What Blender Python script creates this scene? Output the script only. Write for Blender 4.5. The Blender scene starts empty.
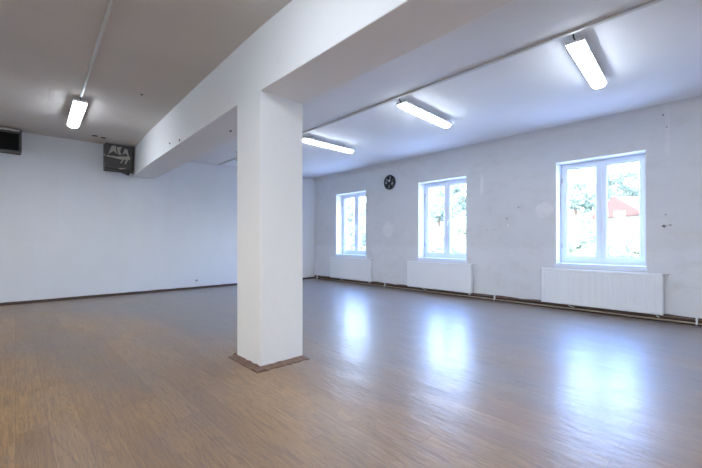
import bpy, bmesh, math, random
from mathutils import Vector, Matrix, noise

random.seed(7)
scn = bpy.context.scene
COL = scn.collection
YAW = 0.8213
EYE = 1.165
H = 3.133            # ceiling height
XA = -9.093          # far wall
YB = 6.892           # window wall
XBACK = 3.2          # wall behind the photographer
YL = -3.4            # wall on the left, outside the frame
WT = 0.45            # outer wall thickness
F = 360.486

# ------------------------------------------------------------------ helpers
def link(name, bm, mats, parent=None, smooth=False, bevel=0.0, seg=2, loc=None):
    me = bpy.data.meshes.new(name)
    bmesh.ops.recalc_face_normals(bm, faces=bm.faces[:])
    bm.to_mesh(me); bm.free()
    o = bpy.data.objects.new(name, me); COL.objects.link(o)
    for m in (mats if isinstance(mats, (list, tuple)) else [mats]):
        me.materials.append(m)
    if smooth:
        for p in me.polygons: p.use_smooth = True
    if bevel:
        md = o.modifiers.new('edge_bevel', 'BEVEL'); md.width = bevel; md.segments = seg
        md.limit_method = 'ANGLE'; md.angle_limit = math.radians(40)
    if parent: o.parent = parent
    if loc: o.location = loc
    return o

def box(bm, x0, x1, y0, y1, z0, z1, mi=0):
    v = [bm.verts.new(c) for c in ((x0,y0,z0),(x1,y0,z0),(x1,y1,z0),(x0,y1,z0),(x0,y0,z1),(x1,y0,z1),(x1,y1,z1),(x0,y1,z1))]
    for f in ((0,3,2,1),(4,5,6,7),(0,1,5,4),(1,2,6,5),(2,3,7,6),(3,0,4,7)):
        bm.faces.new([v[i] for i in f]).material_index = mi
    return v

def bx(*a):
    bm = bmesh.new(); box(bm, *a); return bm

def tube(bm, p0, p1, r, n=12, caps=True):
    p0 = Vector(p0); p1 = Vector(p1); d = (p1-p0).normalized()
    up = Vector((0,0,1)) if abs(d.z) < .9 else Vector((1,0,0))
    a = d.cross(up).normalized(); b = d.cross(a)
    rings = []
    for p in (p0, p1):
        rings.append([bm.verts.new(p + (a*math.cos(t)+b*math.sin(t))*r) for t in [2*math.pi*k/n for k in range(n)]])
    for k in range(n):
        bm.faces.new((rings[0][k], rings[0][(k+1)%n], rings[1][(k+1)%n], rings[1][k]))
    if caps:
        bm.faces.new(rings[0][::-1]); bm.faces.new(rings[1])

def pipe_path(bm, pts, r, n=12):
    """one continuous swept tube through the points"""
    pts = [Vector(p) for p in pts]; rings = []
    for i, p in enumerate(pts):
        d = ((pts[min(i+1, len(pts)-1)] - pts[i]).normalized() + (pts[i] - pts[max(i-1, 0)]).normalized()).normalized()
        up = Vector((0,0,1)) if abs(d.z) < .8 else Vector((0,1,0))
        a = d.cross(up).normalized(); b = d.cross(a)
        rings.append([bm.verts.new(p + (a*math.cos(t)+b*math.sin(t))*r) for t in [2*math.pi*k/n for k in range(n)]])
    for i in range(len(rings)-1):
        for k in range(n):
            bm.faces.new((rings[i][k], rings[i][(k+1)%n], rings[i+1][(k+1)%n], rings[i+1][k]))
    bm.faces.new(rings[0][::-1]); bm.faces.new(rings[-1])

def prism(bm, poly, axis, a0, a1):
    """extrude a 2D outline along an axis; poly gives the two other coordinates in order"""
    def P(u, v, t):
        return {'x': (t,u,v), 'y': (u,t,v), 'z': (u,v,t)}[axis]
    A = [bm.verts.new(P(u,v,a0)) for u,v in poly]; B = [bm.verts.new(P(u,v,a1)) for u,v in poly]
    n = len(poly)
    for i in range(n): bm.faces.new((A[i], A[(i+1)%n], B[(i+1)%n], B[i]))
    bm.faces.new(A[::-1]); bm.faces.new(B)

def tag(o, label=None, cat=None, group=None, kind=None):
    if label: o['label'] = label
    if cat: o['category'] = cat
    if group: o['group'] = group
    if kind: o['kind'] = kind
    return o

def empty(name, loc, rz=0, **k):
    o = bpy.data.objects.new(name, None); COL.objects.link(o)
    o.location = loc; o.rotation_euler = (0,0,rz); o.empty_display_size = .1
    return tag(o, **k)

def copy_tree(o, parent=None):
    c = o.copy(); COL.objects.link(c)
    if parent: c.parent = parent
    for ch in [q for q in bpy.data.objects if q.parent == o]:
        copy_tree(ch, c)
    return c

# ------------------------------------------------------------------ materials
def new_mat(name):
    m = bpy.data.materials.new(name); m.use_nodes = True
    nt = m.node_tree; b = nt.nodes['Principled BSDF']
    return m, nt, b

class NG:
    """small node helper"""
    def __init__(s, nt): s.nt = nt
    def n(s, t, **k):
        o = s.nt.nodes.new(t)
        for a, v in k.items():
            if a.startswith('i_'):
                o.inputs[a[2:].replace('_', ' ')].default_value = v
            else: setattr(o, a, v)
        return o
    def l(s, a, b): s.nt.links.new(a, b)
    def pos(s, scale=(1,1,1)):
        g = s.n('ShaderNodeNewGeometry'); m = s.n('ShaderNodeMapping'); m.inputs['Scale'].default_value = scale
        s.l(g.outputs['Position'], m.inputs['Vector']); return m.outputs['Vector']
    def obj(s, scale=(1,1,1)):
        g = s.n('ShaderNodeTexCoord'); m = s.n('ShaderNodeMapping'); m.inputs['Scale'].default_value = scale
        s.l(g.outputs['Object'], m.inputs['Vector']); return m.outputs['Vector']
    def noise(s, vec, scale, detail=4, rough=.55, dist=0):
        o = s.n('ShaderNodeTexNoise'); o.inputs['Scale'].default_value = scale; o.inputs['Detail'].default_value = detail
        o.inputs['Roughness'].default_value = rough; o.inputs['Distortion'].default_value = dist
        s.l(vec, o.inputs['Vector']); return o.outputs['Fac']
    def ramp(s, fac, stops):
        o = s.n('ShaderNodeValToRGB'); e = o.color_ramp.elements
        while len(e) < len(stops): e.new(.5)
        for i, (p, c) in enumerate(stops):
            e[i].position = p; e[i].color = (c, c, c, 1) if not isinstance(c, tuple) else (*c, 1)
        s.l(fac, o.inputs['Fac']); return o.outputs['Color']
    def mix(s, fac, a, b, mode='MIX'):
        o = s.n('ShaderNodeMix', data_type='RGBA', blend_type=mode)
        for q, v in ((0, fac), (6, a), (7, b)):
            if hasattr(v, 'is_linked') or hasattr(v, 'links'): s.l(v, o.inputs[q])
            elif q == 0: o.inputs[0].default_value = v
            else: o.inputs[q].default_value = (*v, 1)
        return o.outputs[2]
    def math(s, op, a, b=0.0, c=None):
        o = s.n('ShaderNodeMath', operation=op)
        for i, v in enumerate((a, b, c)):
            if v is None: continue
            if hasattr(v, 'links'): s.l(v, o.inputs[i])
            else: o.inputs[i].default_value = v
        return o.outputs[0]
    def bump(s, h, strength, dist=.01):
        o = s.n('ShaderNodeBump'); o.inputs['Strength'].default_value = strength; o.inputs['Distance'].default_value = dist
        s.l(h, o.inputs['Height']); return o.outputs['Normal']

def simple(name, col, rough=.5, metal=0.0, var=.06, nscale=8, bump=0.0, spec=.5):
    m, nt, b = new_mat(name); g = NG(nt)
    f = g.noise(g.obj(), nscale)
    c = g.mix(f, tuple(x*(1-var) for x in col), tuple(min(1, x*(1+var)) for x in col))
    g.l(c, b.inputs['Base Color']); b.inputs['Roughness'].default_value = rough
    b.inputs['Metallic'].default_value = metal; b.inputs['Specular IOR Level'].default_value = spec
    if bump: g.l(g.bump(g.noise(g.obj(), nscale*6), bump), b.inputs['Normal'])
    return m

def plaster(name, col, extra=None, rough=.75, stain=.05):
    m, nt, b = new_mat(name); g = NG(nt)
    p = g.pos()
    big = g.noise(p, .9, 3); mid = g.noise(p, 5, 5, .6)
    c = g.mix(g.ramp(big, [(.3, 0), (.7, 1)]), tuple(x*(1-stain) for x in col), col)
    c = g.mix(g.ramp(mid, [(.62, 0), (.8, .35)]), c, tuple(x*.86 for x in col))
    if extra: c = extra(g, c)
    g.l(c, b.inputs['Base Color'])
    b.inputs['Roughness'].default_value = rough; b.inputs['Specular IOR Level'].default_value = .3
    h = g.math('ADD', g.math('MULTIPLY', g.noise(p, 3.5, 3), 1.0), g.math('MULTIPLY', g.noise(p, 60, 4), .10))
    g.l(g.bump(h, .35, .02), b.inputs['Normal'])
    return m

WHITE = (.76, .775, .805)

def far_wall_extra(g, c):
    p = g.pos((1, 1, .15))
    s = g.ramp(g.noise(p, 3.0, 4, .6), [(.5, 0), (.75, .30)])
    c = g.mix(s, c, (.70, .69, .675))
    return c

def win_wall_extra(g, c):
    geo = g.n('ShaderNodeNewGeometry'); sp = g.n('ShaderNodeSeparateXYZ'); g.l(geo.outputs['Position'], sp.inputs[0])
    x, z = sp.outputs[0], sp.outputs[2]
    wob = g.math('MULTIPLY', g.math('SUBTRACT', g.noise(g.pos((1,1,.2)), 2.2, 5, .6), .5), .16)
    zz = g.math('ADD', z, wob)
    fac = g.ramp(g.math('MULTIPLY_ADD', zz, 6.0, -5.8), [(.15, 0), (.85, 1)])   # changes near z = 1.04
    c = g.mix(fac, c, g.mix(1.0, c, (.935, .93, .92), 'MULTIPLY'))
    # roller-paint patches
    for (cx, cz, r) in ((-2.36, 1.72, .15), (-6.03, 1.45, .20), (-4.05+.9, 2.05, .0), (-.2, 1.15, .0)):
        if r == 0: continue
        d = g.math('SQRT', g.math('ADD', g.math('POWER', g.math('ABSOLUTE', g.math('SUBTRACT', x, cx)), 2), g.math('POWER', g.math('ABSOLUTE', g.math('SUBTRACT', z, cz)), 2)))
        d = g.math('ADD', d, g.math('MULTIPLY', g.math('SUBTRACT', g.noise(g.pos(), 6, 3), .5), .08))
        f = g.ramp(g.math('DIVIDE', d, r), [(.80, .42), (1.0, 0)])
        c = g.mix(f, c, (.86, .85, .84))
    # vertical filler streaks and scraped spots
    for (cx, cz, w, h, col, a) in ((-.70, 2.72, .035, .45, (.90, .885, .87), .22), (-3.53, 2.32, .04, .22, (.90, .885, .87), .45), (-3.05, 1.56, .22, .16, (.60, .59, .59), .35), (-2.75, 1.80, .04, .10, (.60, .59, .59), .4), (-3.0, 1.47, .022, .03, (.93, .93, .93), .5), (-5.9, 1.75, .04, .28, (.62, .61, .60), .35), (-6.35, 1.6, .03, .22, (.62, .61, .60), .3),
                                   (-.45, 1.28, .30, .02, (.66, .65, .64), .5)):
        dx = g.math('DIVIDE', g.math('ABSOLUTE', g.math('SUBTRACT', x, cx)), w); dz = g.math('DIVIDE', g.math('ABSOLUTE', g.math('SUBTRACT', z, cz)), h)
        d = g.math('ADD', g.math('MAXIMUM', dx, dz), g.math('MULTIPLY', g.math('SUBTRACT', g.noise(g.pos(), 9, 4), .5), 1.4))
        c = g.mix(g.ramp(d, [(.6, a), (1.0, 0)]), c, col)
    # grime scuffs
    sc = g.ramp(g.noise(g.pos((1,1,1.6)), 2.6, 8, .72), [(.50, 0), (.70, .5)])
    c = g.mix(sc, c, (.58, .565, .55))
    return c

M_wall = plaster('wall_paint', WHITE)
M_wallA = plaster('far_wall_paint', WHITE, far_wall_extra)
M_wallB = plaster('window_wall_paint', (.745,.755,.785), win_wall_extra, stain=.07)
M_ceil = plaster('ceiling_paint', (.87, .88, .90), stain=.05)
M_ceil2 = plaster('grey_ceiling_paint', (.62, .585, .55), stain=.08)  # grey-brown base for the near bay, darker than the other ceiling
M_col = plaster('pillar_paint', (.86, .86, .86), stain=.03)
M_reveal = plaster('reveal_paint', (.85, .85, .85), stain=.02)
M_pvc = simple('white_pvc', (.79, .84, .91), .28, var=.02)
M_seal = simple('rubber_seal', (.12, .13, .15), .6)
M_enamel = simple('radiator_enamel', (.82, .84, .87), .32, var=.02)
M_steel = simple('fitting_metal', (.55, .55, .55), .3, .9)
M_brown = simple('brown_skirting_paint', (.07, .038, .028), .5, var=.45, nscale=14)
M_pipeb = simple('old_brown_pipe_paint', (.13, .075, .055), .4, var=.4, nscale=20)
M_pipew = simple('bare_beige_pipe', (.36, .29, .22), .4, var=.25, nscale=16)
M_plinth = simple('peeling_brown_lino', (.20, .115, .08), .5, var=.55, nscale=16, bump=.6)
M_duct = simple('dull_galvanised_sheet', (.085, .083, .08), .6, .2, var=.4, nscale=9, bump=.3)
M_dark = simple('hollow_dark', (.015, .014, .013), .9)  # near-black colour standing in for the shade inside openings
M_black = simple('black_plastic', (.02, .02, .022), .5)
M_smear = simple('dried_plaster', (.50, .47, .43), .9, var=.3, nscale=30, bump=.8)
M_trunk = simple('grey_trunking', (.62, .62, .61), .5, var=.05)
M_trunk_dark = simple('dull_grey_trunking', (.30, .31, .33), .55, var=.05)
M_housing = simple('lamp_housing', (.75, .76, .77), .45, var=.02)

def lamp_mat():
    m, nt, b = new_mat('lit_diffuser'); g = NG(nt)
    b.inputs['Base Color'].default_value = (.9, .9, .9, 1); b.inputs['Roughness'].default_value = .3
    b.inputs['Emission Color'].default_value = (.82, .90, 1.0, 1); b.inputs['Emission Strength'].default_value = LAMP
    return m
LAMP = 28.0
M_lamp = lamp_mat()

def glass_mat():
    m, nt, b = new_mat('window_glass'); g = NG(nt); nt.nodes.remove(b)
    out = nt.nodes['Material Output']
    tr = g.n('ShaderNodeBsdfTransparent'); tr.inputs[0].default_value = (.96, .98, .98, 1)
    gl = g.n('ShaderNodeBsdfGlossy'); gl.inputs['Roughness'].default_value = .02
    lw = g.n('ShaderNodeLayerWeight'); lw.inputs[0].default_value = .5; fr = g.math('MULTIPLY_ADD', g.math('POWER', lw.outputs['Facing'], 5.0), .9, .03)
    mx = g.n('ShaderNodeMixShader'); g.l(fr, mx.inputs[0]); g.l(tr.outputs[0], mx.inputs[1]); g.l(gl.outputs[0], mx.inputs[2])
    g.l(mx.outputs[0], out.inputs['Surface']); return m
M_glass = glass_mat()

def floor_mat():
    m, nt, b = new_mat('worn_oak_vinyl'); g = NG(nt)
    p = g.pos()
    br = g.n('ShaderNodeTexBrick'); br.offset = .37; br.offset_frequency = 2
    br.inputs['Color1'].default_value = (.0, .0, .0, 1); br.inputs['Color2'].default_value = (1, 1, 1, 1); br.inputs['Mortar'].default_value = (.5, .5, .5, 1)
    br.inputs['Scale'].default_value = 1; br.inputs['Mortar Size'].default_value = .0015; br.inputs['Brick Width'].default_value = 1.25; br.inputs['Row Height'].default_value = .155
    br.inputs['Bias'].default_value = 0; g.l(p, br.inputs['Vector'])
    plank = br.outputs['Color']; seam = br.outputs['Fac']
    # each strip shifts its grain
    sh = g.n('ShaderNodeVectorMath', operation='MULTIPLY_ADD'); g.l(plank, sh.inputs[0]); sh.inputs[1].default_value = (3.1, 5.7, 0); g.l(g.pos((.9, 9, 1)), sh.inputs[2])
    cath = g.noise(sh.outputs[0], 1.6, 2, .5, 1.2)
    rings = g.math('FRACT', g.math('MULTIPLY', cath, 9.0))
    rings = g.ramp(rings, [(0, 1), (.25, .2), (.8, 0), (1, 1)])
    sh2 = g.n('ShaderNodeVectorMath', operation='MULTIPLY_ADD'); g.l(plank, sh2.inputs[0]); sh2.inputs[1].default_value = (2.3, 7.7, 0); g.l(g.pos((2.2, 60, 1)), sh2.inputs[2])
    fine = g.noise(sh2.outputs[0], 1.4, 4, .65)
    c = g.mix(g.ramp(plank, [(0, 0), (1, 1)]), (.40, .22, .085), (.51, .30, .125))
    c = g.mix(g.math('MULTIPLY', rings, .62), c, (.22, .13, .07))
    c = g.mix(g.ramp(fine, [(.40, 0), (.72, .8)]), c, (.22, .135, .08))
    c = g.mix(g.ramp(fine, [(.2, .35), (.38, 0)]), c, (.46, .31, .18))
    c = g.mix(g.math('MULTIPLY', seam, .45), c, (.14, .09, .06))
    # worn grey film, darkened away from the near left to bring out blue reflections
    sp = g.n('ShaderNodeSeparateXYZ'); g.l(p, sp.inputs[0])
    wear_reflect = g.math('ADD', g.noise(g.pos((.5, 1, 1)), .9, 5, .6), g.math('MULTIPLY_ADD', sp.outputs[1], .10, g.math('MULTIPLY', sp.outputs[0], -.035)))
    wear_reflect = g.ramp(wear_reflect, [(.55, 0), (1.15, .8)])
    c = g.mix(wear_reflect, c, (.185, .175, .185))
    # scratches and scuffs
    scr = g.noise(g.pos((1.2, 7, 1)), 2.4, 9, .78, .6)
    scr = g.ramp(scr, [(.56, 0), (.625, .85)])
    gate = g.ramp(g.noise(p, .8, 2), [(.42, 0), (.55, 1)])
    scr = g.math('MULTIPLY', scr, g.ramp(g.math('MULTIPLY_ADD', sp.outputs[1], .25, 0.0), [(.25, .12), (.6, 1)]))   # furniture drag marks, mostly in the window bay
    c = g.mix(g.math('MULTIPLY', scr, gate), c, (.10, .075, .06))
    g.l(c, b.inputs['Base Color'])
    r = g.math('MULTIPLY_ADD', g.noise(g.pos((1, 3, 1)), 2.2, 4, .6), .10, ROUGH)
    g.l(r, b.inputs['Roughness']); gloss = g.math('MULTIPLY_ADD', sp.outputs[1], .16, g.math('MULTIPLY_ADD', sp.outputs[0], -.02, -.05))   # the window bay kept its polish, the near bay is trodden matt
    gloss = g.ramp(g.math('ADD', gloss, g.math('MULTIPLY', g.noise(p, 1.1, 4), .25)), [(.10, .18), (.62, 1.0)])
    g.l(g.math('MULTIPLY', gloss, .95), b.inputs['Specular IOR Level'])
    g.l(g.math('MULTIPLY', g.math('MULTIPLY', gloss, .52), g.math('MULTIPLY_ADD', scr, -.75, 1.0)), b.inputs['Coat Weight']); b.inputs['Coat IOR'].default_value = 1.45
    g.l(g.math('MULTIPLY_ADD', g.noise(g.pos((1, 3, 1)), 2.2, 6, .65),   .12, .165), b.inputs['Coat Roughness'])
    h = g.math('ADD', g.noise(g.pos((1, 2.2, 1)), 1.6, 3, .5), g.math('MULTIPLY', g.noise(g.pos((2, 7, 1)), 4, 6, .65), .28))
    h = g.math('SUBTRACT', h, g.math('MULTIPLY', seam, .05))
    g.l(g.bump(h, .65, .014), b.inputs['Normal']); g.l(g.bump(h, .65, .014), b.inputs['Coat Normal'])
    return m
ROUGH = .40
M_floor = floor_mat()

# ------------------------------------------------------------------ windows in the walls
WIN_W = 1.235; WIN_Z0 = .75; WIN_Z1 = 2.538; DEP = .25
B_WIN = [-8.052, -5.1, -2.172]                 # left edges on the window wall
L_WIN = [-7.2, -4.2, -1.2, 1.3]                # left edges on the left wall (outside the frame)
K_WIN = [-2.4, -.1]                       # low-Y edges on the wall behind the camera

def wall_with_openings(name, axis, s0, s1, inner, outer, holes, mat, top=H+.12):
    """wall box running along an axis with window openings"""
    bm = bmesh.new()
    def B(a0, a1, z0, z1, mi=0):
        if axis == 'x': box(bm, a0, a1, min(inner, outer), max(inner, outer), z0, z1, mi)
        else: box(bm, min(inner, outer), max(inner, outer), a0, a1, z0, z1, mi)
    prev = s0
    for h in sorted(holes):
        B(prev, h, -.12, top); B(h, h+WIN_W, -.12, WIN_Z0); B(h, h+WIN_W, WIN_Z1, top); prev = h+WIN_W
    B(prev, s1, -.12, top)
    bmesh.ops.remove_doubles(bm, verts=bm.verts[:], dist=.0005)
    # drop the interior faces between neighbouring blocks
    seen = {}
    for f in bm.faces:
        k = tuple(sorted(v.index for v in f.verts)) if False else tuple(sorted((round(v.co.x,3), round(v.co.y,3), round(v.co.z,3)) for v in f.verts))
        seen.setdefault(k, []).append(f)
    dead = [f for fs in seen.values() if len(fs) > 1 for f in fs]
    bmesh.ops.delete(bm, geom=dead, context='FACES_ONLY')
    o = link(name, bm, mat); o['kind'] = 'structure'; return o

wall_with_openings('wall_right', 'x', XA-WT, XBACK+WT, YB, YB+WT, B_WIN, M_wallB)
wall_with_openings('wall_left', 'x', XA-WT, XBACK+WT, YL, YL-WT, L_WIN, M_wall)
wall_with_openings('wall_back', 'y', YL, YB, XBACK, XBACK+WT, K_WIN, M_wall)
o = link('wall_far', bx(XA-WT, XA, YL, YB, -.12, H+.12), M_wallA); o['kind'] = 'structure'
o = link('floor', bx(XA-WT, XBACK+WT, YL-WT, YB+WT, -.35, 0), M_floor); o['kind'] = 'structure'
# ceiling: the bay beyond the beam is level, the near bay rises a touch towards the far wall
bm = bmesh.new()
box(bm, XA-WT, XBACK+WT, 1.9, YB+WT, H, H+.3)
o = link('ceiling', bm, M_ceil); o['kind'] = 'structure'
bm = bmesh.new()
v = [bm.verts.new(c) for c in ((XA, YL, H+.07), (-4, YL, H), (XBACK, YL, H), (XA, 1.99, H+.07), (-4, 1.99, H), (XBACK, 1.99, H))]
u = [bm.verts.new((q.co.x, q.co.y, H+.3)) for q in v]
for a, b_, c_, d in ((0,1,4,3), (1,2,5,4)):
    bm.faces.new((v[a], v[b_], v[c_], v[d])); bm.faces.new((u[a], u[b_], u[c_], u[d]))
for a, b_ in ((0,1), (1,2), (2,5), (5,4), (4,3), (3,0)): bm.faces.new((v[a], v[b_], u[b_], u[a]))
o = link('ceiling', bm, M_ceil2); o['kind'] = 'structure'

def cove(name, r, path, mat):
    """soft rounded plaster corner: curved front, flat backs against wall and ceiling"""
    bm = bmesh.new(); n = 10; rows = []; backs = []
    for (ax, ay, ox, oy, z) in path:
        pts = []
        for k in range(n+1):
            t = math.pi/2*k/n
            pts.append((ax+ox*r*(1-math.sin(t)), ay+oy*r*(1-math.sin(t)), z-r*(1-math.cos(t))))
        rows.append([bm.verts.new(q) for q in pts])
        backs.append([bm.verts.new(q) for q in (pts[0], (ax, ay, z), pts[-1])])
    sm = []
    for a, b_ in zip(rows, rows[1:]):
        for k in range(n): sm.append(bm.faces.new((a[k], a[k+1], b_[k+1], b_[k])))
    for f in sm: f.smooth = True
    for a, b_ in zip(backs, backs[1:]):
        for k in range(2): bm.faces.new((a[k], a[k+1], b_[k+1], b_[k]))
    o = link(name, bm, mat); o['kind'] = 'structure'
    return o
cove('trim_1', .13, [(XA, YB, 0, -1, H), (XBACK, YB, 0, -1, H)], M_wallB)
cove('trim_2', .07, [(XA, 2.3, 1, 0, H), (XA, YB, 1, 0, H)], M_wallA)

# ------------------------------------------------------------------ beam and pillar
bm = bmesh.new()
prof = []  # x, left y, right y, bottom z
for x, yl, yr, z in ((XBACK, 1.655, 2.118, 2.552), (-2.5, 1.655, 2.118, 2.552), (-3.0, 1.647, 2.118, 2.552), (-3.47, 1.652, 2.122, 2.552), (-4.6, 1.684, 2.172, 2.557),
                     (-6.05, 1.745, 2.235, 2.570), (-7.2, 1.785, 2.275, 2.582), (-8.3, 1.850, 2.31, 2.592), (XA, 1.900, 2.34, 2.60)):
    prof.append([bm.verts.new(c) for c in ((x, yl, z), (x, yr, z), (x, yr, H+.1), (x, yl, H+.1))])
for a, b_ in zip(prof, prof[1:]):
    for k in range(4): bm.faces.new((a[k], a[(k+1)%4], b_[(k+1)%4], b_[k]))
bm.faces.new(prof[0]); bm.faces.new(prof[-1])
o = link('beam', bm, M_col, bevel=.008); o['kind'] = 'structure'
CX0, CX1, CY0, CY1 = -3.47, -2.988, 1.647, 2.118
o = link('column', bx(CX0, CX1, CY0, CY1, 0, 2.56), M_col, bevel=.008); o['kind'] = 'structure'

# strips of brown lino curled up round the pillar foot: one rough-edged strip per side
def ragged_strip(name, p0, p1, out, w=.085, h=.016, rag=.012, n=26, parent=None, seed=0):
    p0 = Vector(p0); p1 = Vector(p1); out = Vector(out); bm = bmesh.new(); rows = []
    for i in range(n+1):
        t = i/n; c = p0.lerp(p1, t)
        a = noise.noise(Vector((t*14+seed, seed*3.1, 0)))*rag; b_ = noise.noise(Vector((t*19+seed, 5.3, seed)))*rag
        zi = h*(1.0+.5*noise.noise(Vector((t*9, seed, 2))))
        rows.append([bm.verts.new(q) for q in (c + Vector((0,0,.0)), c + out*(w+a), c + out*(w+a) + Vector((0,0,.006)), c + out*(.012+b_*.5) + Vector((0,0,zi)), c+Vector((0,0,zi)))])
    for a, b_ in zip(rows, rows[1:]):
        for k in range(5): bm.faces.new((a[k], a[(k+1)%5], b_[(k+1)%5], b_[k]))
    bm.faces.new(rows[0]); bm.faces.new(rows[-1])
    return link(name, bm, M_plinth, parent)
o = ragged_strip('trim_4', (CX0-.01, CY0, 0), (CX1+.095, CY0, 0), (0,-1,0), seed=1); o['kind'] = 'structure'
o = ragged_strip('trim_5', (CX1, CY0-.085, 0), (CX1, CY1+.01, 0), (1,0,0), rag=.03, w=.095, seed=4); o['kind'] = 'structure'
o = ragged_strip('trim_6', (CX0, CY0-.02, 0), (CX0, CY1+.01, 0), (-1,0,0), w=.05, h=.035, seed=9); o['kind'] = 'structure'

# skirtings
def skirting(name, p0, p1, out, h, t, seed, mat=M_brown):
    p0 = Vector(p0); p1 = Vector(p1); out = Vector(out); n = 60; bm = bmesh.new(); rows = []
    for i in range(n+1):
        s = i/n; c = p0.lerp(p1, s); hh = h*(1+.22*noise.noise(Vector((s*40, seed, 0))))
        rows.append([bm.verts.new(q) for q in (c, c+out*t, c+out*t+Vector((0,0,hh*.8)), c+out*(t*.4)+Vector((0,0,hh)), c+Vector((0,0,hh)))])
    for a, b_ in zip(rows, rows[1:]):
        for k in range(5): bm.faces.new((a[k], a[(k+1)%5], b_[(k+1)%5], b_[k]))
    bm.faces.new(rows[0]); bm.faces.new(rows[-1])
    o = link(name, bm, mat); o['kind'] = 'structure'
skirting('baseboard_far', (XA, YL, 0), (XA, YB, 0), (1,0,0), .050, .02, 3)
skirting('baseboard_right', (XA+.02, YB, 0), (XBACK, YB, 0), (0,-1,0), .105, .018, 8)
skirting('baseboard_left', (XA+.02, YL, 0), (XBACK, YL, 0), (0,1,0), .05, .018, 5)

# ------------------------------------------------------------------ windows
def ring(bm, x0, x1, z0, z1, w, y0, y1, wb=None):
    """rectangular frame with a stepped profile, as one welded ring"""
    wb = wb or w
    def loop(i, y, jb=None):
        jb = i if jb is None else jb
        return [bm.verts.new(c) for c in ((x0+i, y, z0+jb), (x1-i, y, z0+jb), (x1-i, y, z1-i), (x0+i, y, z1-i))]
    L = [loop(0, y1), loop(0, y0), loop(w-.018, y0, wb-.018), loop(w, y0+.018, wb), loop(w, y1, wb)]
    for a, b_ in zip(L, L[1:]+L[:1]):
        for k in range(4): bm.faces.new((a[k], a[(k+1)%4], b_[(k+1)%4], b_[k]))

def make_window():
    """local frame: x along the wall from 0 to WIN_W, y outwards from the inner wall face, z up"""
    root = empty('window_1', (0,0,0))
    W = WIN_W; fw = .062
    z0, z1 = WIN_Z0+.035, WIN_Z1
    bm = bmesh.new(); ring(bm, 0, W, z0, z1, fw, DEP, DEP+.075)
    link('window_frame', bm, M_pvc, root, bevel=.003)
    mid = W/2
    for k, (a, b_) in enumerate(((fw-.022, mid-.002), (mid+.002, W-fw+.022))):
        zz0, zz1 = z0+fw-.022, z1-fw+.022
        bm = bmesh.new(); ring(bm, a, b_, zz0, zz1, .082 if True else 0, DEP-.018, DEP+.05)
        s = link('sash', bm, M_pvc, root, bevel=.003)
        bm = bmesh.new(); ring(bm, a+.078, b_-.078, zz0+.078, zz1-.078, .009, DEP+.004, DEP+.02)
        link('seal', bm, M_seal, s)
        link('pane', bx(a+.08, b_-.08, DEP+.018, DEP+.024, zz0+.08, zz1-.08), M_glass, s)
        for hz in (zz0+.22, zz1-.30):
            bm = bmesh.new(); hx = a-.004 if k == 0 else b_+.004
            tube(bm, (hx, DEP-.018, hz), (hx, DEP-.018, hz+.085), .010, 10)
            link('hinge', bm, M_steel if k == 0 else M_pvc, s)
    # handle on the opening sash
    bm = bmesh.new()
    box(bm, mid+.025, mid+.053, DEP-.028, DEP-.018, 1.56, 1.63)
    h = link('window_handle', bm, M_pvc, root, bevel=.004)
    bm = bmesh.new()
    tube(bm, (mid+.039, DEP-.028, 1.60), (mid+.039, DEP-.062, 1.60), .009, 10)
    box(bm, mid+.028, mid+.050, DEP-.074, DEP-.060, 1.485, 1.612)
    link('lever', bm, M_pvc, h, bevel=.004)
    # inner sill board
    bm = bmesh.new()
    box(bm, -.004, W+.012, -.035, 0.0, WIN_Z0-.045, WIN_Z0+.035)
    box(bm, .001, W-.001, 0.0, DEP+.02, WIN_Z0+.001, WIN_Z0+.035)
    link('window_sill', bm, M_pvc, root, bevel=.004)
    # smooth white lining of the reveal
    bm = bmesh.new()
    box(bm, .0005, .010, .0, DEP, WIN_Z0+.035, WIN_Z1-.001); box(bm, W-.010, W-.0005, .0, DEP, WIN_Z0+.035, WIN_Z1-.001)
    box(bm, .010, W-.010, .0, DEP, WIN_Z1-.010, WIN_Z1-.0005)
    link('reveal_lining', bm, M_reveal, root)
    bm = bmesh.new()
    box(bm, -.02, W+.02, DEP+.075, WT+.05, WIN_Z0-.03, WIN_Z0-.002)
    link('outer_ledge', bx(.001, W-.001, DEP+.02, WT+.05, WIN_Z0+.001, WIN_Z0+.03), M_steel, root); bm.free()
    root['kind'] = 'structure'
    return root
w0 = make_window()
n_win = 1
for i, x in enumerate(B_WIN):
    w = w0 if i == 0 else copy_tree(w0)
    w.name = 'window_%d' % (i+1); w.location = (x, YB, 0); w['kind'] = 'structure'
k = 4
for x in L_WIN:
    w = copy_tree(w0); w.name = 'window_%d' % k; k += 1
    w.rotation_euler = (0,0,math.pi); w.location = (x+WIN_W, YL, 0)
for y in K_WIN:
    w = copy_tree(w0); w.name = 'window_%d' % k; k += 1
    w.rotation_euler = (0,0,-math.pi/2); w.location = (XBACK, y+WIN_W, 0)

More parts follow.
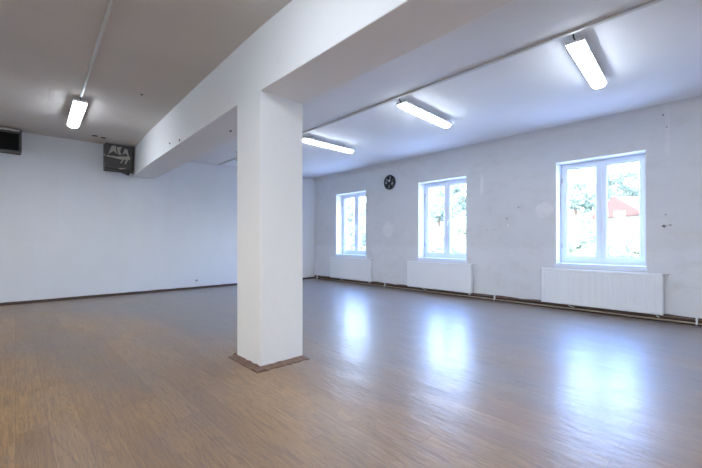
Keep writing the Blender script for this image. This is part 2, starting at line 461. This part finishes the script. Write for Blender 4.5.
# ------------------------------------------------------------------ radiators
RAD_GROUP = 'white panel radiators under the windows'
def make_radiator(W):
    root = empty('radiator', (0,0,0))
    z0, z1 = .100, .700
    # ribbed front sheet, y = -0.112 is the front; wall at y = 0
    yf = -.112; bm = bmesh.new()
    outline = [(.0, yf+.012), (.012, yf)]
    pitch = .0333; x = .03
    while x < W-.03-pitch*.5:
        outline += [(x, yf), (x+.006, yf+.0035), (x+.014, yf+.0035), (x+.020, yf)]; x += pitch
    outline += [(W-.012, yf), (W, yf+.012)]
    levels = [(z0+.035, 0.0), (z0+.05, 1.0), (z1-.055, 1.0), (z1-.04, 0.0)]
    rows = []
    allz = [(z0, -.010), (z0+.012, 0.0)] + levels + [(z1-.010, 0.0), (z1, -.010)]
    for (z, amt) in allz:
        row = []
        for (px, py) in outline:
            edge = py - yf
            if px <= .012 or px >= W-.012: yy = py
            else: yy = yf + edge*max(amt, 0.0)
            if amt < 0: yy += .010
            row.append(bm.verts.new((px, yy, z)))
        rows.append(row)
    for a, b_ in zip(rows, rows[1:]):
        for i in range(len(a)-1): bm.faces.new((a[i], a[i+1], b_[i+1], b_[i]))
    # back of the front sheet closes the form
    bk0 = [bm.verts.new((0, yf+.022, z0)), bm.verts.new((W, yf+.022, z0))]; bk1 = [bm.verts.new((0, yf+.022, z1)), bm.verts.new((W, yf+.022, z1))]
    bm.faces.new((bk0[0], bk0[1], bk1[1], bk1[0])); bm.faces.new(rows[0]+[bk0[1], bk0[0]]); bm.faces.new(rows[-1]+[bk1[1], bk1[0]])
    bm.faces.new([r[0] for r in rows]+[bk1[0], bk0[0]]); bm.faces.new([r[-1] for r in rows]+[bk1[1], bk0[1]])
    link('front_panel', bm, M_enamel, root)
    link('rear_panel', bx(.01, W-.01, -.042, -.030, z0+.005, z1-.012), M_enamel, root, bevel=.004)
    for xx in (0.0, W-.004):
        link('side_cover', bx(xx, xx+.004, -.090, -.030, z0+.004, z1-.002), M_enamel, root)
    bm = bmesh.new()
    box(bm, .006, W-.006, -.090, -.084, z1-.006, z1); box(bm, .006, W-.006, -.036, -.030, z1-.006, z1)
    xx = .006
    while xx < W-.02:
        box(bm, xx, xx+.008, -.084, -.036, z1-.005, z1-.001); xx += .034
    link('top_grille', bm, M_enamel, root)
    bm = bmesh.new()
    zz = z0+.05
    for q in range(int((W-.1)/.06)):
        box(bm, .05+q*.06, .05+q*.06+.035, -.078, -.044, z0+.03, z1-.03)
    link('convector_fins', bm, M_enamel, root)
    for xx in (.18, W-.22):
        link('wall_bracket', bx(xx, xx+.03, -.032, -.0005, z0+.03, z1-.03), M_steel, root)
    # air plug and stay at the upper right, valve with riser at the lower right
    bm = bmesh.new(); tube(bm, (W-.004, -.075, z1-.03), (W+.022, -.075, z1-.03), .011, 10)
    link('air_plug', bm, M_steel, root)
    bm = bmesh.new(); pipe_path(bm, [(W-.002, -.05, z1-.012), (W+.045, -.045, z1-.012), (W+.055, -.001, z1-.012)], .006, 8)
    link('wall_stay', bm, M_steel, root)
    bm = bmesh.new(); pipe_path(bm, [(W-.08, -.065, z0+.03), (W-.08, -.065, z0-.01), (W-.076, -.058, z0-.025), (W-.05, -.050, .062)], .009, 10)
    link('supply_riser', bm, M_enamel, root)
    bm = bmesh.new(); pipe_path(bm, [(.45, -.065, z0+.02), (.45, -.065, z0-.018), (.46, -.055, z0-.03), (.52, -.042, z0-.045)], .009, 10)
    link('return_pipe', bm, M_steel, root)
    bm = bmesh.new(); tube(bm, (.45, -.065, z0-.016), (.45, -.065, z0+.012), .016, 10)
    link('valve', bm, M_steel, root)
    return root
rads = [(-8.207, 'white panel radiator under the leftmost window nearest the far corner'),
        (-5.345, 'white panel radiator under the middle window'),
        (-2.375, 'large white ribbed panel radiator under the rightmost window')]
for i, (x, lab) in enumerate(rads):
    r = make_radiator(1.70) if i == 0 else copy_tree(r0)
    if i == 0: r0 = r
    r.location = (x, YB, 0); tag(r, lab, 'radiator', RAD_GROUP)
    if i != 1: r.scale = ((1.64/1.70), 1, 1)

# ------------------------------------------------------------------ heating pipes along the window wall
def wavy(x0, x1, y, z, seed, a=.006, n=60):
    return [(x0+(x1-x0)*i/n, y+a*noise.noise(Vector((i*.35, seed, 0))), z+a*noise.noise(Vector((i*.3, seed, 7)))) for i in range(n+1)]
bm = bmesh.new(); pipe_path(bm, wavy(XA+.35, XBACK-.3, YB-.040, .082, 1.5, .004), .0105)
p1 = tag(link('heating_pipe', bm, M_pipeb, smooth=True), 'upper brown painted heating pipe running along the foot of the window wall', 'pipe')
bm = bmesh.new(); pipe_path(bm, wavy(XA+.35, XBACK-.3, YB-.062, .034, 3.5, .005), .0115)
p2 = tag(link('heating_pipe', bm, M_pipew, smooth=True), 'lower beige worn heating pipe close above the floor along the window wall', 'pipe')
for x in (-8.9, -6.1, -3.245, -.389):
    bm = bmesh.new()
    box(bm, x-.012, x+.012, YB-.054, YB-.0185, .062, .104); box(bm, x-.010, x+.010, YB-.078, YB-.0185, .016, .054)
    box(bm, x-.008, x+.008, YB-.030, YB-.0185, .05, .07)
    link('pipe_clip', bm, M_enamel, p1, bevel=.003)

# ------------------------------------------------------------------ fluorescent battens
LIGHT_GROUP = 'fluorescent battens on the ceiling'
def make_lamp():
    """lies along +x from 0, hangs under z = 0"""
    root = empty('fluorescent_light', (0,0,0)); Lg = 1.28; w = .074
    bm = bmesh.new()
    prism(bm, [(-w-.008, -.050), (w+.008, -.050), (w+.000, -.016), (-w-.000, -.016)], 'x', -.012, Lg+.008)
    link('housing', bm, M_housing, root, bevel=.004)
    # prismatic cover: rounded section, rounded at both ends
    prof = [(-w, -.047), (-w+.002, -.062), (-w+.012, -.078), (-w+.035, -.089), (0, -.092), (w-.035, -.089), (w-.012, -.078), (w-.002, -.062), (w, -.047)]
    bm = bmesh.new(); rows = []
    for x, s, zs in ((0, .93, .80), (.008, .97, .95), (.03, 1, 1), (Lg-.07, 1, 1), (Lg-.03, .92, .97), (Lg-.008, .74, .86), (Lg, .62, .70)):
        rows.append([bm.verts.new((x, y*s, -.047+(z+.047)*zs)) for y, z in prof])
    n = len(prof)
    for a, b_ in zip(rows, rows[1:]):
        for k in range(n): bm.faces.new((a[k], a[(k+1)%n], b_[(k+1)%n], b_[k]))
    bm.faces.new(rows[0]); bm.faces.new(rows[-1])
    link('diffuser', bm, M_lamp, root)
    for y in (-.040, .040):
        bm = bmesh.new(); box(bm, .006, .040, y-.006, y+.006, -.098, -.086)
        link('end_clip', bm, M_trunk_dark, root, bevel=.002)
    for x in (.22, Lg-.22):
        for y in (-.05, .05):
            pass
        link('mounting_bracket', bx(x-.02, x+.02, -.03, .03, -.024, .033), M_housing, root)
    for ch in bpy.data.objects:
        if ch.parent == root: ch.data.transform(Matrix.Translation((0,0,-.034)))
    bm = bmesh.new(); pipe_path(bm, [(.012, 0, -.050), (-.02, .0, -.058), (-.045, .004, -.040), (-.055, .004, -.012), (-.060, .004, -.001)], .007, 8)
    link('cable', bm, M_black, root)
    return root
lamps = [((-1.058, 3.895, H), math.radians(93.8), 'lit twin-tube ceiling batten nearest the viewer at the top right'),
         ((-3.15, 3.88, H), math.radians(93.3), 'lit ceiling batten in the middle of the row above the window side'),
         ((-5.475, 3.885, H), math.radians(92.0), 'lit ceiling batten partly hidden behind the white pillar'),
         ((-6.17, .655, H+.028), math.radians(178.5), 'lit ceiling batten in the left bay in front of the far wall'),
         ((.95, 3.885, H), math.radians(90), 'lit ceiling batten of the window side row behind the viewer'),
         ((-1.15, .60, H), math.radians(180), 'added unseen batten in the left bay above the viewer, brightening the beam'),  # added out of view to brighten the near face of the beam
         ((2.4, .60, H), math.radians(180), 'added unseen batten in the left bay behind the viewer, brightening the beam')]  # second added lamp out of view, more fill for the left bay
for i, (loc, rz, lab) in enumerate(lamps):
    l = make_lamp() if i == 0 else copy_tree(l0)
    if i == 0: l0 = l
    l.location = loc; l.rotation_euler = (0, math.radians(.75) if i == 3 else 0, rz); tag(l, lab, 'ceiling light', LIGHT_GROUP)

# cable trunking: one run over the window-side row, one thin run to the lamp in the left bay
bm = bmesh.new(); box(bm, XA+.0, XBACK, 3.790, 3.826, H-.022, H)
tr = tag(link('cable_trunking', bm, M_trunk, bevel=.003), 'long grey cable trunking across the ceiling beside the row of battens', 'trunking')
bm = bmesh.new(); box(bm, XA+.0, XBACK, 3.789, 3.827, H-.027, H-.0225)
link('cover_strip', bm, M_trunk, tr)
bm = bmesh.new(); pipe_path(bm, [(-2.56, .555, H-.017), (-3.4, .570, H-.017), (-4.0, .588, H-.017), (-6.10, .655, H+.012)], .015, 10)
tag(link('cable_conduit', bm, M_trunk, smooth=True), 'thin off-white conduit on the ceiling leading to the batten in the left bay', 'conduit')

# ------------------------------------------------------------------ old air duct openings at the top of the far wall
XF = XA+.24
d = empty('duct_opening', (XF, -.2, 2.76), label='dark open ventilation duct box at the left edge high on the far wall', cat='vent')
def rel(bm, base): bmesh.ops.translate(bm, verts=bm.verts[:], vec=-Vector(base)); return bm
base = (XF, -.2, 2.76)
y0, y1, z0, z1 = -.52, .075, 2.765, 3.175; t = .018
bm = bmesh.new(); box(bm, XA, XF, y0, y1, z0, z0+t); box(bm, XA, XF, y0, y1, z1-t, z1); box(bm, XA, XF, y0, y0+t, z0+t, z1-t); box(bm, XA, XF, y1-t, y1, z0+t, z1-t)
link('duct_wall', rel(bm, base), M_duct, d)
link('duct_interior', rel(bx(XA+.001, XA+.012, y0+t, y1-t, z0+t, z1-t), base), M_dark, d)  # dark sheet painted for the shade deep in the duct
bm = bmesh.new(); box(bm, XF, XF+.012, y0, y1+.008, z0-.004, z0+.03); box(bm, XF, XF+.012, y0, y1+.008, z1-.075, z1); box(bm, XF, XF+.012, y1-.03, y1+.008, z0+.03, z1-.075); box(bm, XF, XF+.012, y0, y0+.03, z0+.03, z1-.075)
link('flange', rel(bm, base), M_duct, d)
# broken plaster lip on top
bm = bmesh.new(); rows = []
for i in range(15):
    y = y0 + (y1-.02-y0)*i/14; a = .015*noise.noise(Vector((i*.7, 2, 0)))
    rows.append([bm.verts.new(q) for q in ((XF-.05, y, z1-.03), (XF+.035+a, y, z1-.038+a), (XF+.04+a, y, z1-.008+a*.5), (XF-.05, y, z1+.004))])
for a, b_ in zip(rows, rows[1:]):
    for q in range(4): bm.faces.new((a[q], a[(q+1)%4], b_[(q+1)%4], b_[q]))
bm.faces.new(rows[0]); bm.faces.new(rows[-1])
link('plaster_lip', rel(bm, base), M_smear, d)

base = (XF, 1.55, 2.6)
d = empty('duct_cover', base, label='dark metal duct box smeared with plaster, high in the corner against the beam', cat='vent')
y0, y1, z0, z1 = 1.352, 1.835, 2.645, 3.185
bm = bmesh.new(); box(bm, XA, XF, y0, y1, z0, z0+t); box(bm, XA, XF, y0, y1, z1-t, z1); box(bm, XA, XF, y0, y0+t, z0+t, z1-t); box(bm, XA, XF, y1-t, y1, z0+t, z1-t)
link('duct_wall', rel(bm, base), M_duct, d)
link('cover_sheet', rel(bx(XF-.004, XF+.004, y0+.004, y1-.03, z0+.02, z1-.004), base), M_duct, d)
bm = bmesh.new(); box(bm, XF, XF+.02, y0-.006, y0+.02, z0, z1)
link('flange', rel(bm, base), M_duct, d)
link('flange', rel(bx(XF, XF+.02, y1-.045, y1, z0-.03, z1), base), M_duct, d)
# bent flap hanging from the lower edge
bm = bmesh.new()
prism(bm, [(y0-.02, z0+.0), (y0-.02, z0+.045), (y1-.10, z0+.018), (y1-.06, z0+.045), (y1-.06, z0-.075), (y1-.09, z0-.085), (y0+.20, z0-.005)], 'x', XF+.004, XF+.03)
link('bent_flap', rel(bm, base), M_black, d)
bm = bmesh.new()
prism(bm, [(y0+.28, z0-.012), (y1-.10, z0-.02), (y1-.10, z0-.050)], 'x', XF+.031, XF+.036)
link('flap_edge', rel(bm, base), M_duct, d)
# plaster smears: three upper peaks, a bar and two drips
def blob(bm, pts, x=XF+.004, th=.012, seed=0):
    out = []
    n = len(pts); mc = Vector((1.57, 2.98)); pts = [tuple(mc+(Vector(q)-mc)*1.12) for q in pts]
    for i in range(n):
        a = Vector(pts[i]); b_ = Vector(pts[(i+1)%n])
        for q in range(4):
            c = a.lerp(b_, q/4); out.append((c.x+.007*noise.noise(Vector((c.x*60, c.y*60, seed))), c.y+.007*noise.noise(Vector((c.x*60, c.y*60, seed+9)))))
    prism(bm, out, 'x', x, x+th)
zt = z1
smears = [[(1.42, zt-.22), (1.47, zt-.06), (1.53, zt-.05), (1.555, zt-.20), (1.50, zt-.15)],
          [(1.55, zt-.07), (1.635, zt-.05), (1.60, zt-.14), (1.625, zt-.21), (1.575, zt-.20)],
          [(1.64, zt-.21), (1.68, zt-.08), (1.72, zt-.09), (1.745, zt-.22), (1.69, zt-.16)],
          [(1.34, zt-.23), (1.44, zt-.245), (1.60, zt-.24), (1.76, zt-.21), (1.77, zt-.28), (1.60, zt-.29), (1.50, zt-.275), (1.36, zt-.265)],
          [(1.64, zt-.28), (1.67, zt-.28), (1.625, zt-.36), (1.605, zt-.36)],
          [(1.70, zt-.27), (1.74, zt-.27), (1.695, zt-.37), (1.675, zt-.365)],
          [(1.57, zt-.46), (1.68, zt-.44), (1.69, zt-.455), (1.60, zt-.48)]]
for i, s in enumerate(smears):
    bm = bmesh.new(); blob(bm, s, seed=i); link('plaster_smear', rel(bm, base), M_smear, d)

# ------------------------------------------------------------------ round flue cover on the window wall
cx, cz, R = -5.965, 2.645, .185
base = (cx, YB, cz)
d = empty('round_vent', base, label='round black vent cover high on the wall between the left and middle windows', cat='vent')
def disc(bm, r0, r1, y0, y1, n=40, wob=0.0, cx=0, cz=0):
    A = []
    for k in range(n):
        t = 2*math.pi*k/n; w = 1+wob*noise.noise(Vector((math.cos(t)*2, math.sin(t)*2, 3)))
        c, s = math.cos(t), math.sin(t)
        A.append([bm.verts.new(q) for q in ((cx+c*r0, y0, cz+s*r0), (cx+c*r1*w, y0, cz+s*r1*w), (cx+c*r1*w, y1, cz+s*r1*w), (cx+c*r0, y1, cz+s*r0))] if r0 > 0 else
                 [bm.verts.new(q) for q in ((cx+c*r1*w, y0, cz+s*r1*w), (cx+c*r1*w, y1, cz+s*r1*w))])
    m = len(A[0])
    if m == 4:
        for k in range(n):
            for q in range(4): bm.faces.new((A[k][q], A[k][(q+1)%4], A[(k+1)%n][(q+1)%4], A[(k+1)%n][q]))
    else:
        for k in range(n): bm.faces.new((A[k][0], A[k][1], A[(k+1)%n][1], A[(k+1)%n][0]))
        bm.faces.new([a[0] for a in A]); bm.faces.new([a[1] for a in A][::-1])
bm = bmesh.new(); disc(bm, 0, R-.01, -.010, -.001); link('back_plate', bm, M_dark, d)
bm = bmesh.new(); disc(bm, R-.035, R, -.030, -.001, wob=.03); link('rim', bm, M_black, d, bevel=.004)
M_grey = simple('worn_grey_metal', (.22, .22, .235), .6, .1, var=.6, nscale=25)
M_lgrey = simple('chipped_light_metal', (.55, .55, .55), .6, var=.2)
for k in range(6):
    t = math.radians(60*k+20); bm = bmesh.new()
    a0, a1 = t-.27, t+.27
    pts = [(math.cos(a0)*.055, math.sin(a0)*.055), (math.cos(a0+.1)*.142, math.sin(a0+.1)*.142), (math.cos(a1)*.148, math.sin(a1)*.148), (math.cos(a1-.1)*.07, math.sin(a1-.1)*.07)]
    prism(bm, pts, 'y', -.024, -.012)
    link('blade', bm, M_grey if k % 3 else M_duct, d)
bm = bmesh.new(); disc(bm, 0, .045, -.032, -.012, 20); link('hub', bm, M_black, d, bevel=.004)
for (px, pz, s) in ((.0, .035, .028), (-.105, .0, .022), (.10, -.03, .022)):
    bm = bmesh.new(); disc(bm, 0, s, -.036, -.020, 10, .4, px, pz); link('worn_spot', bm, M_lgrey, d)

# ------------------------------------------------------------------ small fittings
def small(name, bm, mat, label, cat, bevel=.002, **k):
    return tag(link(name, bm, mat, bevel=bevel), label, cat, **k)
# socket on the far wall
b0 = empty('wall_socket', (XA, 3.263, .20), label='small white socket low on the far wall left of the pillar', cat='socket')
link('face_plate', bx(0, .012, -.04, .04, -.04, .04), simple('socket_plastic', (.68,.68,.68), .4), b0, bevel=.004)
bm = bmesh.new(); tube(bm, (.010, 0, 0), (.014, 0, 0), .022, 16); link('socket_well', bm, M_grey, b0)
# capped outlet right of the right window
b0 = empty('pipe_stub', (-.735, YB, 1.385), label='dark capped pipe stub in the wall right of the rightmost window', cat='pipe')
bm = bmesh.new(); tube(bm, (0,0,0), (0,-.03,0), .020, 14); link('cap', bm, M_grey, b0)
bm = bmesh.new(); tube(bm, (.07,0,.012), (.07,-.02,.012), .010, 10); link('bolt', bm, M_grey, b0)
bm = bmesh.new(); prism(bm, [(-.02,.01),(.09,.028),(.09,.022),(-.02,-.0)], 'y', -.006, 0); link('cement_ridge', bm, M_smear, b0)
# screws and plugs
def plug(p, n, r, label, name='wall_plug', mat=None, g=None):
    bm = bmesh.new(); a = Vector(p); tube(bm, a, a+Vector(n)*.012, r, 10)
    tag(link(name, bm, mat or M_black), label, 'screw', g)
plug((-.745, YB, 3.00), (0,-1,0), .010, 'dark wall plug just under the ceiling at the right edge')
plug((-.705, YB, 2.816), (0,-1,0), .008, 'lower dark wall plug under the ceiling at the right edge')
plug((-.717, YB, 1.552), (0,-1,0), .008, 'tiny dark screw above the capped pipe stub right of the window')
for i, (x, z, r, lab) in enumerate(((-2.80, 1.80, .013, 'upper'), (-3.02, 1.60, .016, 'middle'), (-3.40, 1.395, .008, 'lower left'), (-3.27, 1.395, .008, 'lower right'))):
    plug((x, YB, z), (0,-1,0), r, lab+' dark nail stub in the chipped plaster between the middle and right windows', 'nail_stub', M_grey)
plug((-5.93, 1.733, 2.662), (0,-1,0), .011, 'dark screw on the beam face, left one of the pair')
plug((-5.42, 1.715, 2.605), (0,-1,0), .011, 'dark screw on the beam face, right one of the pair')
plug((-4.35, 1.98, 2.556), (0,0,-1), .013, 'dark screw in the underside of the beam left of the pillar')
plug((-3.10, 2.75, H), (0,0,-1), .010, 'small hook in the ceiling between the beam and the trunking', 'ceiling_hook')
plug((-5.5, 1.25, H+.022), (0,0,-1), .014, 'dark screw in the ceiling right of the left bay batten')
for (x, y, lab) in ((-8.42, 1.115, 'left'), (-8.47, 1.26, 'right')):
    bm = bmesh.new(); z = H+.06
    disc(bm, 0, .045, 0, .006, 16, .5); bmesh.ops.rotate(bm, verts=bm.verts[:], cent=(0,0,0), matrix=Matrix.Rotation(math.pi/2, 3, 'X'))
    bmesh.ops.translate(bm, verts=bm.verts[:], vec=(x, y, z-.006))
    tag(link('ceiling_hole', bm, M_dark), lab+' of two dark broken patches in the ceiling beside the duct box', 'hole')  # flat disc, its dark colour stands for the shade in the hole
# small grey box on the hidden side of the pillar
b0 = empty('switch_box', (CX0, 1.69, 2.04), label='grey switch box peeking out at the rear left edge of the pillar', cat='switch')
link('box_body', bx(-.035, 0, -.035, .05, -.055, .055), M_trunk_dark, b0, bevel=.004)
link('rocker', bx(-.042, -.035, -.015, .03, -.03, .03), M_grey, b0, bevel=.002)

# ------------------------------------------------------------------ outside
def ray(px, py):
    r = (px-351)/F; u = -(py-241.228)/F
    return Vector((r*math.cos(YAW)-math.sin(YAW), r*math.sin(YAW)+math.cos(YAW), u))
def at(px, py, dist):
    d = ray(px, py); t = dist/math.hypot(d.x, d.y)
    return Vector((d.x*t, d.y*t, EYE+d.z*t))

def green(name, a, b_, sc):
    m, nt, b = new_mat(name); g = NG(nt)
    g.l(g.ramp(g.noise(g.pos(), sc, 5, .65), [(.35, a), (.65, b_)]), b.inputs['Base Color']); b.inputs['Roughness'].default_value = .8
    b.inputs['Specular IOR Level'].default_value = .2
    return m
M_hill = green('meadow_and_scrub', (.19, .23, .19), (.32, .345, .28), .35)
M_leaf = green('pale_leaves', (.20, .26, .18), (.42, .45, .34), 1.2)
M_leafd = green('bluish_leaves', (.18, .25, .23), (.32, .37, .33), .6)
M_bark = simple('bark', (.22, .17, .13), .9, var=.3)
M_roof = simple('red_roof_tiles', (.20, .085, .072), .8, var=.2, nscale=3)
M_house = simple('pale_house_render', (.40, .37, .32), .9, var=.05)
M_hglass = simple('dark_house_glass', (.05, .06, .07), .2)

def terr(x, y):
    """ground height of the valley and hillside"""
    dd = max(0, y-14)
    z = -3.6 + .0*dd
    if y > 14: z = -3.6 + 17.5*(1-math.exp(-(dd/85)**1.25))
    return z + .5*noise.noise(Vector((x*.06, y*.06, 1)))*min(1, max(0, (y-8)/15)) + 1.4*noise.noise(Vector((x*.02, y*.02, 4)))*min(1, max(0, (y-12)/40))
bm = bmesh.new(); G = []
xs = [-260+8*i for i in range(62)]; ys = [-120, -60, -25, -10, -3.4] + [7.6+i*3 for i in range(60)]
for y in ys: G.append([bm.verts.new((x, y, terr(x, y))) for x in xs])
for a, b_ in zip(G, G[1:]):
    for i in range(len(xs)-1): bm.faces.new((a[i], a[i+1], b_[i+1], b_[i]))
o = link('ground', bm, M_hill, smooth=True); o['kind'] = 'structure'

M_bounce = simple('pale_bounce_slab', (.78, .78, .78), .8, var=.1, nscale=.5)
o = link('bounce_slab', bx(-40, 30, YB+WT+.02, 20, -3.9, -3.3), M_bounce); o['kind'] = 'structure'  # unseen reflector, added to throw blue skylight up through the windows onto the ceiling

def leaf_cloud(bm, c, rx, rz, n, s):
    for _ in range(n):
        v = Vector((random.gauss(0,1), random.gauss(0,1), random.gauss(0,1))).normalized()*(random.random()**.35)
        v = v*(1+.35*noise.noise(v*2.3+c))
        p = c + Vector((v.x*rx, v.y*rx, v.z*rz))
        a = Vector((random.gauss(0,1), random.gauss(0,1), random.gauss(0,1))).normalized(); b_ = a.orthogonal().normalized()
        q = s*random.uniform(.6, 1.3)
        bm.faces.new([bm.verts.new(p+a*q), bm.verts.new(p+b_*q*.6), bm.verts.new(p-a*q), bm.verts.new(p-b_*q*.6)])
def crown_core(bm, c, rx, rz):
    k = bmesh.ops.create_icosphere(bm, subdivisions=3, radius=1)
    for v in k['verts']:
        q = v.co*(.84+.38*noise.noise(v.co*1.9+c)); v.co = c+Vector((q.x*rx, q.y*rx, q.z*rz))

def make_tree(h, w, mat, n, s):
    root = empty('tree', (0,0,0))
    bm = bmesh.new(); hs = h*.38
    pipe_path(bm, [(0,0,-.4), (.05*w,0,h*.2), (0,.04*w,h*.45), (.02,0,h*.75)], max(.05, h*.022), 8)
    for t in range(4):
        an = t*1.6; pipe_path(bm, [(0,0,h*(.3+.08*t)), (math.cos(an)*w*.18, math.sin(an)*w*.18, h*(.45+.08*t)), (math.cos(an)*w*.32, math.sin(an)*w*.32, h*(.56+.08*t))], h*.009, 6)
    link('trunk', bm, M_bark, root)
    bm = bmesh.new()
    for (dx, dy, z, r) in ((0,0,.62,.42), (.22,.1,.52,.30), (-.2,.12,.5,.30), (.05,-.22,.48,.30), (.03,.02,.82,.26)):
        c = Vector((dx*w, dy*w, z*h)); crown_core(bm, c, r*w*.62, r*h*.40); leaf_cloud(bm, c, r*w, r*h*.62, n, s)
    link('crown', bm, mat, root)
    return root
near = make_tree(6.5, 4.6, M_leaf, 420, .11)
far_t = make_tree(11, 9, M_leafd, 300, .30)
TG = 'trees on the slope outside'
spots = [  # px, py of crown middle, distance, tree kind, scale, label
 (573, 236, 17, 0, .80, 'pale leafy tree low in the left pane of the rightmost window'),
 (592, 243, 21, 0, .85, 'pale bushy tree low in the left pane of the rightmost window, beside its middle post'),
 (611, 245, 18, 0, .6, 'pale leafy tree low in the right pane of the rightmost window, under the red roof'),
 (632, 246, 22, 0, .75, 'pale leafy tree at the lower right corner of the rightmost window'),
 (577, 190, 75, 1, 1.0, 'bluish distant tree in the left pane of the rightmost window'),
 (609, 183, 82, 1, .9, 'bluish distant tree at the left of the right pane of the rightmost window'),
 (627, 179, 88, 1, 1.15, 'bluish distant tree high in the right pane of the rightmost window'),
 (440, 196, 60, 1, .9, 'distant tree high in the left pane of the middle window'),
 (455, 190, 70, 1, 1.0, 'distant tree high in the right pane of the middle window'),
 (459, 232, 24, 0, 1.0, 'pale leafy tree low in the right pane of the middle window'),
 (436, 244, 22, 0, .75, 'pale low tree in the left pane of the middle window'),
 (351, 208, 48, 1, .8, 'distant tree in the left pane of the leftmost window'),
 (362, 214, 40, 1, .7, 'distant tree in the right pane of the leftmost window'),
]
first = {0: True, 1: True}
for (px, py, dist, kd, sc, lab) in spots:
    src = (near, far_t)[kd]; hh = (6.5, 11)[kd]*sc
    t = src if first[kd] else copy_tree(src); first[kd] = False
    c = at(px, py, dist); base_z = c.z-.58*hh
    t.location = (c.x, c.y, max(terr(c.x, c.y)-.15, base_z) if False else terr(c.x, c.y)-.1)
    # trees reach from the ground to the height the photograph shows
    k_ = max(.35, (c.z+.35*hh*.6 - terr(c.x, c.y))/ (6.5, 11)[kd])
    t.scale = (sc, sc, min(k_, 1.5*sc)); t.rotation_euler = (0,0,random.uniform(0,6.28)); tag(t, lab, 'tree', TG)

# scrub covering the slope
bm = bmesh.new()
for _ in range(900):
    x = random.uniform(-230, 40); y = random.uniform(16, 165)
    z = terr(x, y); s = random.uniform(.6, 2.0)*(1+y/120)
    leaf_cloud(bm, Vector((x, y, z+s*.35)), s, s*.7, 26, .12+y/420)
o = link('scrub', bm, M_leafd); tag(o, 'scattered bluish green scrub on the hillside outside the windows', 'scrub', kind='stuff')

def house(px, py, dist, w, dpt, hw, rz, label):
    c = at(px, py, dist); z0 = terr(c.x, c.y)-.5; top = c.z-z0
    root = empty('house', (c.x, c.y, z0), rz, label=label, cat='house')
    link('wall', bx(-w/2, w/2, -dpt/2, dpt/2, 0, top), M_house, root)
    bm = bmesh.new(); e = .5
    prism(bm, [(-dpt/2-e, top-.15), (dpt/2+e, top-.15), (dpt/2+e, top), (0, top+hw), (-dpt/2-e, top)], 'x', -w/2-e, w/2+e)
    link('roof', bm, M_roof, root)
    for sy in (-1, 1):
        bm = bmesh.new(); tube(bm, (-w/2-e, sy*(dpt/2+e+.06), top-.08), (w/2+e, sy*(dpt/2+e+.06), top-.08), .13, 10); link('gutter', bm, M_hglass, root)
    link('chimney', bx(w*.15, w*.15+.6, -.4, .2, top+hw*.6, top+hw+1.1), M_house, root)
    for sx in (-w*.3, 0, w*.3):
        f = link('window', bx(sx-.5, sx+.5, -dpt/2-.04, -dpt/2+.02, top-2.2, top-.8), M_pvc, root)
        link('glass', bx(sx-.42, sx+.42, -dpt/2-.06, -dpt/2-.04, top-2.12, top-.88), M_hglass, f)
house(645, 215, 40, 4.4, 5, 1.6, .82, 'house with a red tiled roof seen in the right pane of the rightmost window')

# ------------------------------------------------------------------ daylight
w = bpy.data.worlds.new('overcast_sky'); scn.world = w; w.use_nodes = True
bg = w.node_tree.nodes['Background']; bg.inputs[1].default_value = 20.0
g = NG(w.node_tree); tc = g.n('ShaderNodeTexCoord'); sp = g.n('ShaderNodeSeparateXYZ'); g.l(tc.outputs['Generated'], sp.inputs[0])
# northern side: whitish at the horizon, deep blue higher up; southern side: thin dimmer neutral cloud
blue = g.mix(g.ramp(sp.outputs[2], [(.10, 0), (.42, 1)]), (.74, .86, 1.0), (.20, .41, 1.0))
g.l(g.mix(g.ramp(g.math('MULTIPLY_ADD', sp.outputs[1], .5, .5), [(.40, 0), (.60, 1)]), (.46, .45, .44), blue), bg.inputs[0])

# ------------------------------------------------------------------ camera
cam = bpy.data.cameras.new('camera'); cam.sensor_width = 36; cam.lens = F/702*36; cam.shift_y = 7.228/702; cam.clip_start = .05; cam.clip_end = 600
co = bpy.data.objects.new('camera', cam); COL.objects.link(co); co.location = (0, 0, EYE); co.rotation_euler = (math.pi/2, 0, YAW)
scn.camera = co
vs = scn.view_settings; vs.view_transform = 'Standard'; vs.look = 'None'; vs.gamma = 1; vs.exposure = 0.32; vs.use_curve_mapping = False
cy = scn.cycles
cy.max_bounces = 12; cy.diffuse_bounces = 8; cy.glossy_bounces = 4; cy.transparent_max_bounces = 12; cy.use_denoising = True
cy.sample_clamp_indirect = 12
